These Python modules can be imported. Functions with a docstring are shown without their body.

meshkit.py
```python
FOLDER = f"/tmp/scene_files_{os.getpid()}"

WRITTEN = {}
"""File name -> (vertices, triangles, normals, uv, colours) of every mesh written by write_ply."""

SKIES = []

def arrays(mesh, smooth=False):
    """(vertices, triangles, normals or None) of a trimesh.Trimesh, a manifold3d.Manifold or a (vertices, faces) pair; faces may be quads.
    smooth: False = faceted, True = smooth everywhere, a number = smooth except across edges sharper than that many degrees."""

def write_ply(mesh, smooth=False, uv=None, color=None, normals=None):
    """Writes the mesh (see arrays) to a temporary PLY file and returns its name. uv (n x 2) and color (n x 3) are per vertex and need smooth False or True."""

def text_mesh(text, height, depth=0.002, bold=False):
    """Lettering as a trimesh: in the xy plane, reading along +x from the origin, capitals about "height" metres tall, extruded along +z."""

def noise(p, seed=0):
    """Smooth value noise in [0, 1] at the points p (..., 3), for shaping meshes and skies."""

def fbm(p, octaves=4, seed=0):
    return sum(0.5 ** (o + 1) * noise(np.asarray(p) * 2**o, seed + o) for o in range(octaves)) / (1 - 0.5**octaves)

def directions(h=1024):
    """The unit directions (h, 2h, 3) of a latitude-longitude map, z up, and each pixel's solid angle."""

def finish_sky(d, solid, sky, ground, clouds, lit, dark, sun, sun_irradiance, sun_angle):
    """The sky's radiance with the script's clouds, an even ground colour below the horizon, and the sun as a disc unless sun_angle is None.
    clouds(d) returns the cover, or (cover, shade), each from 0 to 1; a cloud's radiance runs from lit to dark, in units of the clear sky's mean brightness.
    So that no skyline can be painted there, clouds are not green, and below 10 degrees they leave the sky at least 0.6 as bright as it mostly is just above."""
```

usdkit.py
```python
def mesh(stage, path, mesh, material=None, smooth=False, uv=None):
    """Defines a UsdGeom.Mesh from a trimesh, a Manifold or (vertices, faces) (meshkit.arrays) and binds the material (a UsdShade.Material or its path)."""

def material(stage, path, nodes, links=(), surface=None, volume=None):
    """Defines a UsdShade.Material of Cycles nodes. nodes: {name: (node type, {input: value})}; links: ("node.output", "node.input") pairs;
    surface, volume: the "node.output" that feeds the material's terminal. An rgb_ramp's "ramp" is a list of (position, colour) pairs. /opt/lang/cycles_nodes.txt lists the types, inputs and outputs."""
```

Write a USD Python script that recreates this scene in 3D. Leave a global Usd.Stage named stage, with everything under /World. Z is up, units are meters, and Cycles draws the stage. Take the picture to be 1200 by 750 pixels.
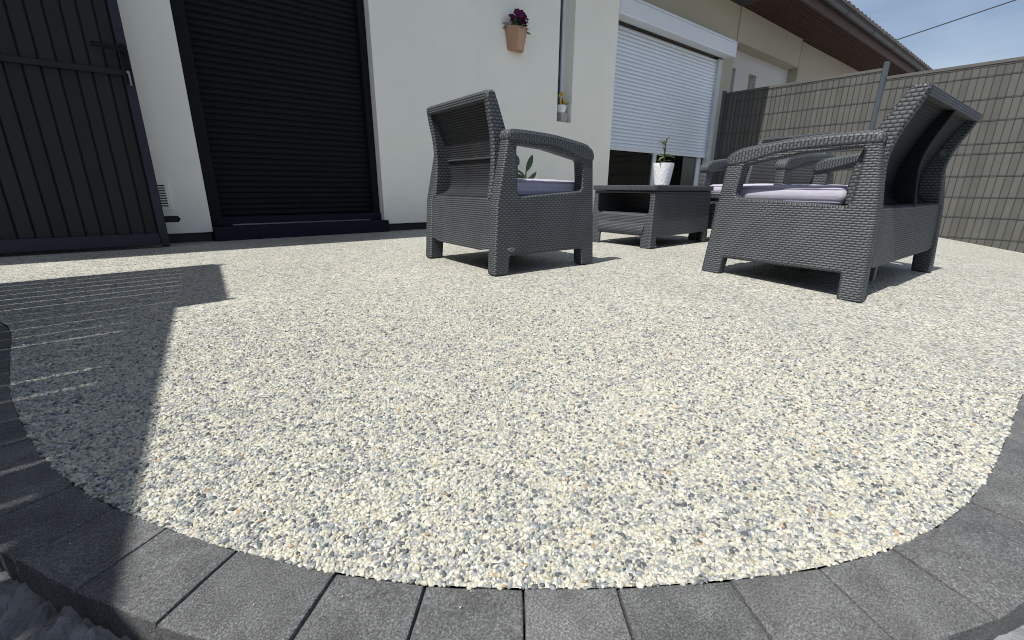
import math, random
import numpy as np, trimesh, shapely, manifold3d as m3
from shapely.geometry import Polygon, LineString, box as sbox
from pxr import Usd, UsdGeom, UsdLux, UsdShade, Gf, Sdf, Vt
import usdkit, meshkit

rng = np.random.default_rng(11)
random.seed(11)
S = 0.40                      # one unit of the measured plan (the eye height) in metres
stage = Usd.Stage.CreateInMemory()
UsdGeom.SetStageUpAxis(stage, 'Z'); UsdGeom.SetStageMetersPerUnit(stage, 1.0)
UsdGeom.Xform.Define(stage, '/World'); UsdGeom.Scope.Define(stage, '/World/Looks')

# ------------------------------------------------------------------ camera, sky, sun, exposure
F, YAW, PIT, ROL = 511.85, math.radians(51.3534), math.radians(16.8814), math.radians(0.4456)
fw = np.array([math.cos(PIT)*math.cos(YAW), math.cos(PIT)*math.sin(YAW), -math.sin(PIT)])
rt0 = np.array([math.sin(YAW), -math.cos(YAW), 0.0]); up0 = np.cross(rt0, fw)
rt = math.cos(ROL)*rt0 + math.sin(ROL)*up0
up = -math.sin(ROL)*rt0 + math.cos(ROL)*up0
cam = UsdGeom.Camera.Define(stage, '/World/camera')
M4 = np.eye(4); M4[0, :3], M4[1, :3], M4[2, :3], M4[3, :3] = rt, up, -fw, (0, 0, S)
cam.AddTransformOp().Set(Gf.Matrix4d(*M4.ravel().tolist()))
cam.CreateHorizontalApertureAttr(36.0); cam.CreateVerticalApertureAttr(22.5)
cam.CreateFocalLengthAttr(36.0*F/1200)
cam.CreateClippingRangeAttr(Gf.Vec2f(0.02, 5000))
cam.CreateExposureAttr(0.38)
SUN_EL, SUN_AZ = math.radians(60), math.radians(4)
sun_dir = np.array([-math.cos(SUN_EL)*math.cos(SUN_AZ), -math.cos(SUN_EL)*math.sin(SUN_AZ), math.sin(SUN_EL)])
SKY_STRENGTH, SUN_INTENSITY = 0.088, 1.25
sky_m = usdkit.material(stage, '/World/Looks/sky_air', {
    't': ('sky_texture', {'sky_type': 'single_scattering', 'sun_disc': False, 'sun_elevation': SUN_EL,
                          'sun_rotation': math.atan2(sun_dir[0], sun_dir[1]), 'air_density': 1.0, 'aerosol_density': 2.4, 'ozone_density': 1.6}),
    'tc': ('texture_coordinate', {}),
    'mp': ('mapping', {'scale': (1.6, 1.6, 5.0)}),
    'n': ('noise_texture', {'scale': 1.3, 'detail': 5.0, 'roughness': 0.55}),
    'r': ('map_range', {'from_min': 0.44, 'from_max': 0.80, 'to_min': 0.09, 'to_max': 0.42, 'clamp': True}),
    'mx': ('mix', {'mix_type': 'mix', 'color2': (8.2, 8.9, 10.0)}),
    'b': ('background_shader', {'strength': SKY_STRENGTH})},
    [('tc.generated', 'mp.vector'), ('mp.vector', 'n.vector'), ('n.fac', 'r.value'), ('r.result', 'mx.fac'),
     ('t.color', 'mx.color1'), ('mx.color', 'b.color')], surface='b.background')
dome = UsdLux.DomeLight.Define(stage, '/World/sky')
UsdShade.MaterialBindingAPI.Apply(dome.GetPrim()).Bind(sky_m)
sun = UsdLux.DistantLight.Define(stage, '/World/sun')
sun.CreateIntensityAttr(SUN_INTENSITY); sun.CreateAngleAttr(0.5); sun.CreateColorAttr(Gf.Vec3f(1.0, 0.965, 0.905))
sun.CreateNormalizeAttr(True)
zz = sun_dir; xx = np.cross([0, 0, 1.0], zz); xx /= np.linalg.norm(xx); yy = np.cross(zz, xx)
Ms = np.eye(4); Ms[0, :3], Ms[1, :3], Ms[2, :3] = xx, yy, zz
sun.AddTransformOp().Set(Gf.Matrix4d(*Ms.ravel().tolist()))

# ------------------------------------------------------------------ helpers
used = {}
def numbered(parent, name):
    k = (parent, name); n = used.get(k, 0); used[k] = n+1
    return f'{parent}/{name}' if n == 0 else f'{parent}/{name}_{n:03d}'
def path_of(p):
    return '/World' if p is None else (p if isinstance(p, str) else str(p.GetPath()))
def tag(prim, label=None, cat=None, group=None, kind=None):
    for k, v in (('label', label), ('category', cat), ('group', group), ('kind', kind)):
        if v: prim.SetCustomDataByKey(k, v)
    return prim
def thing(name, label=None, cat=None, loc=(0, 0, 0), rz=0.0, group=None, kind=None, parent=None):
    x = UsdGeom.Xform.Define(stage, numbered(path_of(parent), name))
    x.AddTranslateOp().Set(Gf.Vec3d(*map(float, loc))); x.AddRotateZOp().Set(math.degrees(rz))
    return tag(x.GetPrim(), label, cat, group, kind)
def obj(name, mesh, mat, parent=None, label=None, cat=None, group=None, kind=None, smooth=False, uv=None):
    m = usdkit.mesh(stage, numbered(path_of(parent), name), mesh, mat, smooth=smooth, uv=uv)
    return tag(m.GetPrim(), label, cat, group, kind)
def copy_of(src, loc, rz, label, group=None):
    x = UsdGeom.Xform.Define(stage, numbered('/World', src.GetName()))
    x.AddTranslateOp().Set(Gf.Vec3d(*map(float, loc))); x.AddRotateZOp().Set(math.degrees(rz))
    p = x.GetPrim(); p.GetReferences().AddInternalReference(src.GetPath()); p.SetInstanceable(True)
    return tag(p, label, src.GetCustomDataByKey('category'), group)

def box(x0, x1, y0, y1, z0, z1):
    m = trimesh.creation.box([x1-x0, y1-y0, z1-z0]); m.apply_translation([(x0+x1)/2, (y0+y1)/2, (z0+z1)/2]); return m
def hb(x0, x1, y0, y1, z0, z1):              # box in plan units
    return box(x0*S, x1*S, y0*S, y1*S, z0*S, z1*S)
def cat_(ms): return trimesh.util.concatenate(ms)
def cbox(x0, x1, y0, y1, z0, z1, c=0.004):   # box with chamfered edges
    pts = []
    for i, (a, b) in enumerate(((0, 1), (1, 2), (0, 2))): pass
    for sx in (0, 1):
        for sy in (0, 1):
            for sz in (0, 1):
                p = np.array([(x0, x1)[sx], (y0, y1)[sy], (z0, z1)[sz]], float)
                d = np.array([1-2*sx, 1-2*sy, 1-2*sz])*c
                for k in range(3):
                    q = p+d; q[k] = p[k]; pts.append(q)
    return trimesh.convex.convex_hull(np.array(pts))
def tube(points, r, n=8, closed=False):
    P = np.asarray(points, float); N = len(P)
    R = np.broadcast_to(np.asarray(r, float), (N,))
    T = np.gradient(P, axis=0) if not closed else np.roll(P, -1, 0)-np.roll(P, 1, 0)
    T /= np.linalg.norm(T, axis=1, keepdims=True)+1e-12
    ref = np.array([0, 0, 1.0]) if abs(T[0, 2]) < .9 else np.array([1.0, 0, 0])
    V = []
    for i in range(N):
        a = np.cross(T[i], ref); a /= np.linalg.norm(a)+1e-12; b = np.cross(a, T[i])
        if i == 0 or True: ref = b
        t = np.arange(n)*2*np.pi/n
        V.append(P[i]+R[i]*(np.cos(t)[:, None]*a+np.sin(t)[:, None]*b))
    V = np.vstack(V); Fc = []
    for i in range(N if closed else N-1):
        j = (i+1) % N
        for k in range(n):
            k2 = (k+1) % n
            Fc += [[i*n+k, i*n+k2, j*n+k2], [i*n+k, j*n+k2, j*n+k]]
    if not closed:
        V = np.vstack([V, P[0], P[-1]]); a, b = N*n, N*n+1
        for k in range(n):
            k2 = (k+1) % n; Fc += [[a, k2, k], [b, (N-1)*n+k, (N-1)*n+k2]]
    return trimesh.Trimesh(V, Fc, process=False)
def lathe(prof, n=32):
    return trimesh.creation.revolve(np.asarray(prof, float), sections=n)
def rounded(poly, r):
    return poly.buffer(-r, quad_segs=5).buffer(2*r, quad_segs=5).buffer(-r, quad_segs=5).simplify(0.0006)
def rprism(poly, w0, w1, fn, r=0.008, steps=2):
    """A polygon swept from w0 to w1 with rounded rims; fn(a, b, w) gives points in space. Returns (trimesh, uv): weave rows run along u."""
    poly = poly.buffer(-1.2*r, quad_segs=4).buffer(1.2*r, quad_segs=4).simplify(0.0003)
    poly = shapely.geometry.polygon.orient(max(getattr(poly, 'geoms', [poly]), key=lambda g: g.area), 1.0)
    rings = [np.array(poly.exterior.coords)[:-1]]+[np.array(i.coords)[:-1] for i in poly.interiors]
    nrm = []
    for P in rings:
        e = np.roll(P, -1, 0)-P; e /= np.linalg.norm(e, axis=1, keepdims=True)+1e-12
        n1 = np.stack([e[:, 1], -e[:, 0]], 1); n0 = np.roll(n1, 1, 0)
        n = n0+n1; n /= np.maximum((n*n).sum(1, keepdims=True)/2, .35); nrm.append(n)
    sg = 1 if w1 > w0 else -1
    prof = []
    for k in range(steps+1):
        t = k/steps*math.pi/2; prof.append((r*(1-math.sin(t)), w0+sg*r*(1-math.cos(t))))
    prof = prof+[(d, w1-(w-w0)) for d, w in prof[::-1]]
    V, U, Fc = [], [], []; base = 0
    for P, n in zip(rings, nrm):
        m = len(P); Pc = np.vstack([P, P[:1]]); nc = np.vstack([n, n[:1]])
        s = np.r_[0, np.cumsum(np.linalg.norm(np.diff(Pc, axis=0), axis=1))]
        for d, w in prof:
            Q = Pc-nc*d
            V.append(np.c_[Q, np.full(m+1, w)]); U.append(np.c_[np.full(m+1, w), s])
        for a in range(len(prof)-1):
            for k in range(m):
                i, j = base+a*(m+1)+k, base+(a+1)*(m+1)+k
                Fc += [[i, i+1, j+1], [i, j+1, j]]
        base += len(prof)*(m+1)
    caps = [P-n*r for P, n in zip(rings, nrm)]
    tri = np.array(m3.triangulate([np.ascontiguousarray(c) for c in caps]), int)
    C = np.vstack(caps)
    for w in (w0, w1):
        V.append(np.c_[C, np.full(len(C), w)]); U.append(C.copy())
        Fc += ((tri[:, ::-1] if w == w0 else tri)+base).tolist(); base += len(C)
    V = np.vstack(V); U = np.vstack(U)
    X = fn(V[:, 0], V[:, 1], V[:, 2]); Fc = np.array(Fc)
    m = trimesh.Trimesh(X, Fc, process=False)
    if m.volume < 0: m = trimesh.Trimesh(X, Fc[:, ::-1], process=False)
    return m, U
def sheet_sweep(path, w0, w1, fn, th=0.02, n=None):
    """A curved plate: the polyline path (a, b) given a thickness, swept from w0 to w1."""
    return rprism(LineString(path).buffer(th/2, quad_segs=3, cap_style='flat', join_style='round'), w0, w1, fn, r=0.003, steps=1)
def arc(points, n=6):
    """Catmull-Rom through the points."""
    P = np.asarray(points, float); Q = np.vstack([2*P[0]-P[1], P, 2*P[-1]-P[-2]]); out = []
    for i in range(1, len(Q)-2):
        for t in np.linspace(0, 1, n, endpoint=False):
            a, b, c, d = Q[i-1:i+3]
            out.append(.5*((2*b)+(-a+c)*t+(2*a-5*b+4*c-d)*t*t+(-a+3*b-3*c+d)*t**3))
    return np.array(out+[P[-1]])

# ------------------------------------------------------------------ materials
L = '/World/Looks/'
def plain(name, col, rough=0.6, spec=0.5, var=0.12, scale=8.0, bump=0.0, bscale=200.0, metallic=0.0, coat=0.0, rel=0.002, blotch=None):
    nodes = {'g': ('texture_coordinate', {}), 'n': ('noise_texture', {'scale': scale, 'detail': 5.0, 'roughness': 0.6}),
             'r': ('rgb_ramp', {'ramp': [(0.25, tuple(c*(1-var) for c in col)), (0.75, tuple(min(1, c*(1+var)) for c in col))]}),
             'p': ('principled_bsdf', {'roughness': rough, 'specular_ior_level': spec, 'metallic': metallic, 'coat_weight': coat})}
    links = [('g.object', 'n.vector'), ('n.fac', 'r.fac'), ('r.color', 'p.base_color')]
    if bump:
        nodes['n2'] = ('noise_texture', {'scale': bscale, 'detail': 3.0}); nodes['b'] = ('bump', {'strength': bump, 'distance': rel})
        links += [('g.object', 'n2.vector'), ('n2.fac', 'b.height'), ('b.normal', 'p.normal')]
    return usdkit.material(stage, L+name, nodes, links, surface='p.BSDF')

def wicker(name, col, bw=0.022, rh=0.0095, gap=0.16, bump=0.85, spec=0.4):
    nodes = {'a': ('uvmap', {'attribute': 'st'}), 's': ('separate_xyz', {}),
        'v': ('math', {'math_type': 'divide', 'value2': rh}), 'u': ('math', {'math_type': 'divide', 'value2': bw}),
        'row': ('math', {'math_type': 'floor'}), 'h': ('math', {'math_type': 'multiply', 'value2': 0.5}), 'uu': ('math', {'math_type': 'add'}),
        'fu': ('math', {'math_type': 'fraction'}), 'fv': ('math', {'math_type': 'fraction'}),
        'pu': ('math', {'math_type': 'multiply', 'value2': math.pi}), 'pv': ('math', {'math_type': 'multiply', 'value2': math.pi}),
        'su': ('math', {'math_type': 'sine'}), 'sv': ('math', {'math_type': 'sine'}),
        'qu': ('math', {'math_type': 'power', 'value2': 0.32}), 'qv': ('math', {'math_type': 'power', 'value2': 0.7}),
        'ht': ('math', {'math_type': 'multiply'}),
        'g': ('texture_coordinate', {}), 'n': ('noise_texture', {'scale': 9.0, 'detail': 4.0, 'roughness': 0.65}),
        'nr': ('map_range', {'from_min': 0.3, 'from_max': 0.7, 'to_min': 0.82, 'to_max': 1.22}),
        'r': ('rgb_ramp', {'ramp': [(0.05, tuple(c*gap for c in col)), (0.5, tuple(c*0.72 for c in col)), (0.95, tuple(c*1.5 for c in col))]}),
        'm': ('vector_math', {'vector_math_type': 'scale'} if False else {'math_type': 'scale'}),
        'b': ('bump', {'strength': bump, 'distance': 0.004}),
        'p': ('principled_bsdf', {'roughness': 0.52, 'specular_ior_level': spec})}
    links = [('a.UV', 's.vector'), ('s.x', 'u.value1'), ('s.y', 'v.value1'), ('v.value', 'row.value1'), ('row.value', 'h.value1'),
        ('h.value', 'uu.value1'), ('u.value', 'uu.value2'), ('uu.value', 'fu.value1'), ('v.value', 'fv.value1'),
        ('fu.value', 'pu.value1'), ('fv.value', 'pv.value1'), ('pu.value', 'su.value1'), ('pv.value', 'sv.value1'),
        ('su.value', 'qu.value1'), ('sv.value', 'qv.value1'), ('qu.value', 'ht.value1'), ('qv.value', 'ht.value2'),
        ('ht.value', 'r.fac'), ('ht.value', 'b.height'), ('b.normal', 'p.normal'),
        ('g.object', 'n.vector'), ('n.fac', 'nr.value'), ('r.color', 'm.vector1'), ('nr.result', 'm.scale'), ('m.vector', 'p.base_color')]
    return usdkit.material(stage, L+name, nodes, links, surface='p.BSDF')

GRAVEL = [(0.425, 0.412, 0.336), (0.48, 0.474, 0.42), (0.37, 0.355, 0.286), (0.28, 0.294, 0.293), (0.185, 0.203, 0.210), (0.080, 0.088, 0.097), (0.32, 0.23, 0.13)]
GW = [0.235, 0.195, 0.165, 0.17, 0.15, 0.077, 0.008]
def gravel_sheet():
    stops, x = [], 0.0
    for c, w in zip(GRAVEL, GW): stops.append((x, c)); x += w
    nodes = {'g': ('geometry', {}), 'mp': ('mapping', {'scale': (1, 1, 0)}),
        'v': ('voronoi_texture', {'scale': 150.0, 'dimensions': '2D'} if False else {'scale': 150.0}), 's': ('separate_color', {}),
        'r': ('rgb_ramp', {'ramp': stops, 'interpolate': False}),
        'v2': ('voronoi_texture', {'scale': 62.0}), 's2': ('separate_color', {}),
        'r2': ('rgb_ramp', {'ramp': stops, 'interpolate': False}),
        'mx': ('mix', {'mix_type': 'mix', 'fac': 0.30}),
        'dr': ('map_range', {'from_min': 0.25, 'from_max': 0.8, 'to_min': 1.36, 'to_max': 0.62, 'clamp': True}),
        'n': ('noise_texture', {'scale': 1.6, 'detail': 3.0}), 'nr': ('map_range', {'from_min': 0.3, 'from_max': 0.7, 'to_min': 0.93, 'to_max': 1.07}),
        'k': ('math', {'math_type': 'multiply'}), 'm': ('vector_math', {'math_type': 'scale'}),
        'b': ('bump', {'strength': 0.8, 'distance': 0.004, 'invert': True}),
        'p': ('principled_bsdf', {'roughness': 0.55, 'specular_ior_level': 0.35})}
    links = [('g.position', 'mp.vector'), ('mp.vector', 'v.vector'), ('mp.vector', 'v2.vector'), ('v.color', 's.color'), ('s.r', 'r.fac'), ('v2.color', 's2.color'), ('s2.r', 'r2.fac'),
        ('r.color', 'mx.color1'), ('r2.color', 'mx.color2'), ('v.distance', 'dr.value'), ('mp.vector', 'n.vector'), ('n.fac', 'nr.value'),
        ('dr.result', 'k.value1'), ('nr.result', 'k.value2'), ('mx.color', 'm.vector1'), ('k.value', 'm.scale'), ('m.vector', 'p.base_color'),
        ('v.distance', 'b.height'), ('b.normal', 'p.normal')]
    return usdkit.material(stage, L+'resin_gravel', nodes, links, surface='p.BSDF')

def concrete(name, base, k):
    nodes = {'g': ('texture_coordinate', {}), 'n': ('noise_texture', {'scale': 480.0, 'detail': 3.0, 'roughness': 0.75}),
        'r': ('rgb_ramp', {'ramp': [(0.32, tuple(c*0.42 for c in base)), (0.5, base), (0.66, tuple(min(1, c*2.1) for c in base))]}),
        'n2': ('noise_texture', {'scale': 22.0+k, 'detail': 5.0, 'roughness': 0.65}),
        'r2': ('map_range', {'from_min': 0.3, 'from_max': 0.7, 'to_min': 0.72, 'to_max': 1.28}),
        'm': ('vector_math', {'math_type': 'scale'}),
        'mp': ('mapping', {'scale': (60, 18, 30), 'rotation': (0, 0, 0.4+k)}), 'n3': ('noise_texture', {'scale': 1.0, 'detail': 4.0, 'roughness': 0.6}),
        'r3': ('map_range', {'from_min': 0.69, 'from_max': 0.78, 'to_min': 0.0, 'to_max': 0.4, 'clamp': True}),
        'mx': ('mix', {'mix_type': 'mix', 'color2': (0.42, 0.42, 0.40)}),
        'add': ('math', {'math_type': 'multiply_add', 'value2': 0.6}), 'b': ('bump', {'strength': 0.9, 'distance': 0.0018}),
        'p': ('principled_bsdf', {'roughness': 0.72, 'specular_ior_level': 0.35})}
    links = [('g.object', 'n.vector'), ('g.object', 'n2.vector'), ('g.object', 'mp.vector'), ('mp.vector', 'n3.vector'), ('n.fac', 'r.fac'), ('n2.fac', 'r2.value'),
        ('r.color', 'm.vector1'), ('r2.result', 'm.scale'), ('n3.fac', 'r3.value'), ('m.vector', 'mx.color1'), ('r3.result', 'mx.fac'), ('mx.color', 'p.base_color'),
        ('n2.fac', 'add.value1'), ('n.fac', 'add.value3'), ('add.value', 'b.height'), ('b.normal', 'p.normal')]
    return usdkit.material(stage, L+name, nodes, links, surface='p.BSDF')

def wall_mat(name, col):
    nodes = {'g': ('geometry', {}), 'n': ('noise_texture', {'scale': 1.4, 'detail': 6.0, 'roughness': 0.6}), 'nr': ('map_range', {'from_min': 0.3, 'from_max': 0.7, 'to_min': 0.955, 'to_max': 1.03}),
        'mp': ('mapping', {'scale': (9, 9, 0.5)}), 's': ('noise_texture', {'scale': 1.0, 'detail': 5.0, 'roughness': 0.65}), 'sr': ('map_range', {'from_min': 0.55, 'from_max': 0.8, 'to_min': 1.0, 'to_max': 0.975, 'clamp': True}),
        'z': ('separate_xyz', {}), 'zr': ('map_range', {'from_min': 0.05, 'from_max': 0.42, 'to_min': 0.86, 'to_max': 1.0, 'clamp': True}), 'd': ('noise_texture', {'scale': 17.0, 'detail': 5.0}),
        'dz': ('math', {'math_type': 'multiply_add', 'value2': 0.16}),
        'k1': ('math', {'math_type': 'multiply'}), 'k2': ('math', {'math_type': 'multiply'}), 'm': ('vector_math', {'math_type': 'scale', 'vector1': col}),
        'f': ('noise_texture', {'scale': 330.0, 'detail': 3.0}), 'b': ('bump', {'strength': 0.55, 'distance': 0.002}), 'p': ('principled_bsdf', {'roughness': 0.92, 'specular_ior_level': 0.2})}
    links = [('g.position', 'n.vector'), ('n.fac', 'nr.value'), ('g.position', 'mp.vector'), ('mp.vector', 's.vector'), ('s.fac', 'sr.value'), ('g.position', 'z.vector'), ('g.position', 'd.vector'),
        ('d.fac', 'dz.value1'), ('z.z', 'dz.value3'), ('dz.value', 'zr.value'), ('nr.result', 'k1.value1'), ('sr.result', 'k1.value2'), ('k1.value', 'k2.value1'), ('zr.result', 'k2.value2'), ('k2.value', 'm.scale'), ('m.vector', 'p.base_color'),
        ('g.position', 'f.vector'), ('f.fac', 'b.height'), ('b.normal', 'p.normal')]
    return usdkit.material(stage, L+name, nodes, links, surface='p.BSDF')
M = {
 'wicker': wicker('graphite_weave', (0.049, 0.0555, 0.063), bw=0.027, rh=0.0100, gap=0.09),
 'wicker_bold': wicker('graphite_weave_bold', (0.052, 0.059, 0.067), bw=0.022, rh=0.0145, gap=0.18, bump=0.6),
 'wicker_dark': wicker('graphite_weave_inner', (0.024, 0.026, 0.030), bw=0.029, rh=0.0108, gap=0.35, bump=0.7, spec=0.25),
 'wicker_shaded': wicker('graphite_weave_shaded', (0.012, 0.013, 0.016), bw=0.029, rh=0.0108, gap=0.4, bump=0.6, spec=0.1),  # sofa hollow: deep shade put into the colour, a darker copy of the weave
 'plastic': plain('graphite_plastic', (0.045, 0.048, 0.053), 0.45, bump=0.25, bscale=60),
 'badge': plain('badge_grey', (0.16, 0.165, 0.17), 0.35),
 'lilac': plain('lilac_fabric', (0.345, 0.335, 0.405), 0.9, 0.2, 0.06, 30, 0.35, 900, rel=0.001),
 'piping': plain('lilac_piping', (0.24, 0.23, 0.30), 0.9, 0.2),
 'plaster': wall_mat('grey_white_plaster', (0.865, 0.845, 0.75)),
 'cream': plain('cream_plaster', (0.47, 0.425, 0.325), 0.9, 0.25, 0.05, 1.1, 0.35, 200, rel=0.0015),
 'white_wall': plain('white_render', (0.60, 0.58, 0.54), 0.9, 0.25, 0.04, 1.5, 0.3, 220, rel=0.0015),
 'plinth': plain('black_plinth', (0.012, 0.012, 0.014), 0.6),
 'sill': plain('navy_sill', (0.006, 0.007, 0.016), 0.6, 0.2),
 'black': plain('black_metal', (0.0065, 0.007, 0.0085), 0.7, 0.18, 0.15, 3, 0.06, 80),
 'gate_board': plain('gate_board_a', (0.0135, 0.0138, 0.0136), 0.6, 0.3, 0.12, 4, 0.06, 60),
 'gate_board_b': plain('gate_board_b', (0.0115, 0.0117, 0.0122), 0.6, 0.3, 0.12, 4, 0.06, 60),
 'gate_frame': plain('gate_frame', (0.014, 0.015, 0.026), 0.5, 0.35, 0.15, 3),
 'steel': plain('worn_steel', (0.22, 0.22, 0.22), 0.4, metallic=0.9),
 'white_slat': plain('white_shutter', (0.66, 0.70, 0.76), 0.4, 0.5, 0.02, 3),
 'white_metal': plain('white_metal', (0.72, 0.74, 0.77), 0.4, 0.5, 0.02, 3),
 'rail': plain('grey_rail', (0.5, 0.52, 0.54), 0.4),
 'curtain': plain('dark_curtain', (0.15, 0.14, 0.165), 0.9, 0.2, 0.15, 2),
 'interior': plain('dark_interior', (0.02, 0.02, 0.023), 0.9),
 'slat_taupe': plain('taupe_slat_a', (0.080, 0.079, 0.071), 0.65, 0.4, 0.10, 5, 0.15, 300),
 'slat_taupe_b': plain('taupe_slat_b', (0.069, 0.068, 0.061), 0.65, 0.4, 0.12, 5, 0.15, 300),
 'wire': plain('fence_wire', (0.022, 0.026, 0.034), 0.4),
 'post': plain('fence_post', (0.045, 0.058, 0.07), 0.4),
 'soffit': plain('brown_soffit', (0.070, 0.030, 0.021), 0.7, 0.3, 0.25, 5),
 'soffit_b': plain('brown_soffit_b', (0.060, 0.026, 0.0185), 0.7, 0.3, 0.25, 5),
 'soffit_dark': plain('dark_soffit', (0.035, 0.034, 0.036), 0.6),
 'fascia': plain('brown_fascia', (0.11, 0.07, 0.057), 0.6, 0.3, 0.2, 6),
 'zinc': plain('zinc_gutter', (0.10, 0.10, 0.098), 0.6, 0.5, 0.2, 3),
 'tile': plain('roof_tile', (0.17, 0.135, 0.115), 0.85, 0.3, 0.3, 3, 0.3, 60),
 'soil': plain('soil', (0.04, 0.03, 0.022), 0.95, 0.2, 0.3, 60),
 'terracotta': plain('terracotta', (0.41, 0.25, 0.165), 0.85, 0.25, 0.10, 14, 0.2, 120),
 'stem': plain('stem_green', (0.13, 0.15, 0.05), 0.6),
 'purple': plain('purple_petal', (0.085, 0.008, 0.055), 0.7, 0.3, 0.4, 60),
 'purple_b': plain('magenta_petal', (0.10, 0.010, 0.055), 0.7, 0.3, 0.4, 60),
 'yellow': plain('yellow_petal', (0.72, 0.43, 0.03), 0.7, 0.3, 0.15, 60),
 'white_pot': plain('white_ceramic', (0.74, 0.75, 0.77), 0.3, 0.5, 0.02),
 'stone_grey': plain('grey_stone', (0.38, 0.355, 0.345), 0.85, 0.3, 0.12, 20, 0.2, 150),
 'cable': plain('cable_black', (0.02, 0.02, 0.025), 0.6),
 'rubble': plain('rubble_ground', (0.19, 0.197, 0.205), 0.95, 0.2, 0.35, 26, 0.9, 130, rel=0.006),
 'ground': plain('earth_ground', (0.22, 0.21, 0.19), 0.95, 0.2, 0.25, 0.7, 0.5, 40, rel=0.01),
 'pale_concrete': plain('pale_concrete', (0.46, 0.46, 0.45), 0.9, 0.2, 0.15, 9, 0.4, 200),
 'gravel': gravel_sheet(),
}
def leaf_mat(name, col):
    return usdkit.material(stage, L+name, {'p': ('principled_bsdf', {'base_color': col, 'roughness': 0.45}), 't': ('translucent_bsdf', {'color': tuple(min(1, c*1.5) for c in col)}), 'm': ('mix_closure', {'fac': 0.25})},
                           [('p.BSDF', 'm.closure1'), ('t.BSDF', 'm.closure2')], surface='m.closure')
M['leaf'] = leaf_mat('leaf_green', (0.055, 0.10, 0.035)); M['leaf_b'] = leaf_mat('leaf_olive', (0.10, 0.12, 0.045)); M['leaf_pale'] = leaf_mat('leaf_pale', (0.16, 0.20, 0.12))
M['glass'] = usdkit.material(stage, L+'window_glass', {'t': ('transparent_bsdf', {'color': (0.80, 0.83, 0.85)}), 'g': ('glossy_bsdf', {'roughness': 0.02, 'color': (0.9, 0.9, 0.9)}), 'f': ('fresnel', {'IOR': 1.6}), 'm': ('mix_closure', {})},
                             [('f.fac', 'm.fac'), ('t.BSDF', 'm.closure1'), ('g.BSDF', 'm.closure2')], surface='m.closure')
M['dimple'] = usdkit.material(stage, L+'dimpled_ceramic', {'g': ('texture_coordinate', {}), 'v': ('voronoi_texture', {'scale': 75.0}), 'b': ('bump', {'strength': 0.8, 'distance': 0.0025}), 'p': ('principled_bsdf', {'base_color': (0.74, 0.75, 0.77), 'roughness': 0.3})},
                              [('g.object', 'v.vector'), ('v.distance', 'b.height'), ('b.normal', 'p.normal')], surface='p.BSDF')
PAV = [concrete(f'paver_concrete_{w}', c, k) for k, (w, c) in enumerate((('a', (0.100, 0.103, 0.104)), ('b', (0.087, 0.090, 0.092)), ('c', (0.112, 0.114, 0.114))))]
PEB = [plain(f'pebble_{w}', c, 0.5, 0.4, 0.14, 160) for w, c in zip(('cream', 'ivory', 'beige', 'ash', 'slate_blue', 'dark_slate', 'tan'), GRAVEL)]

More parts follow.
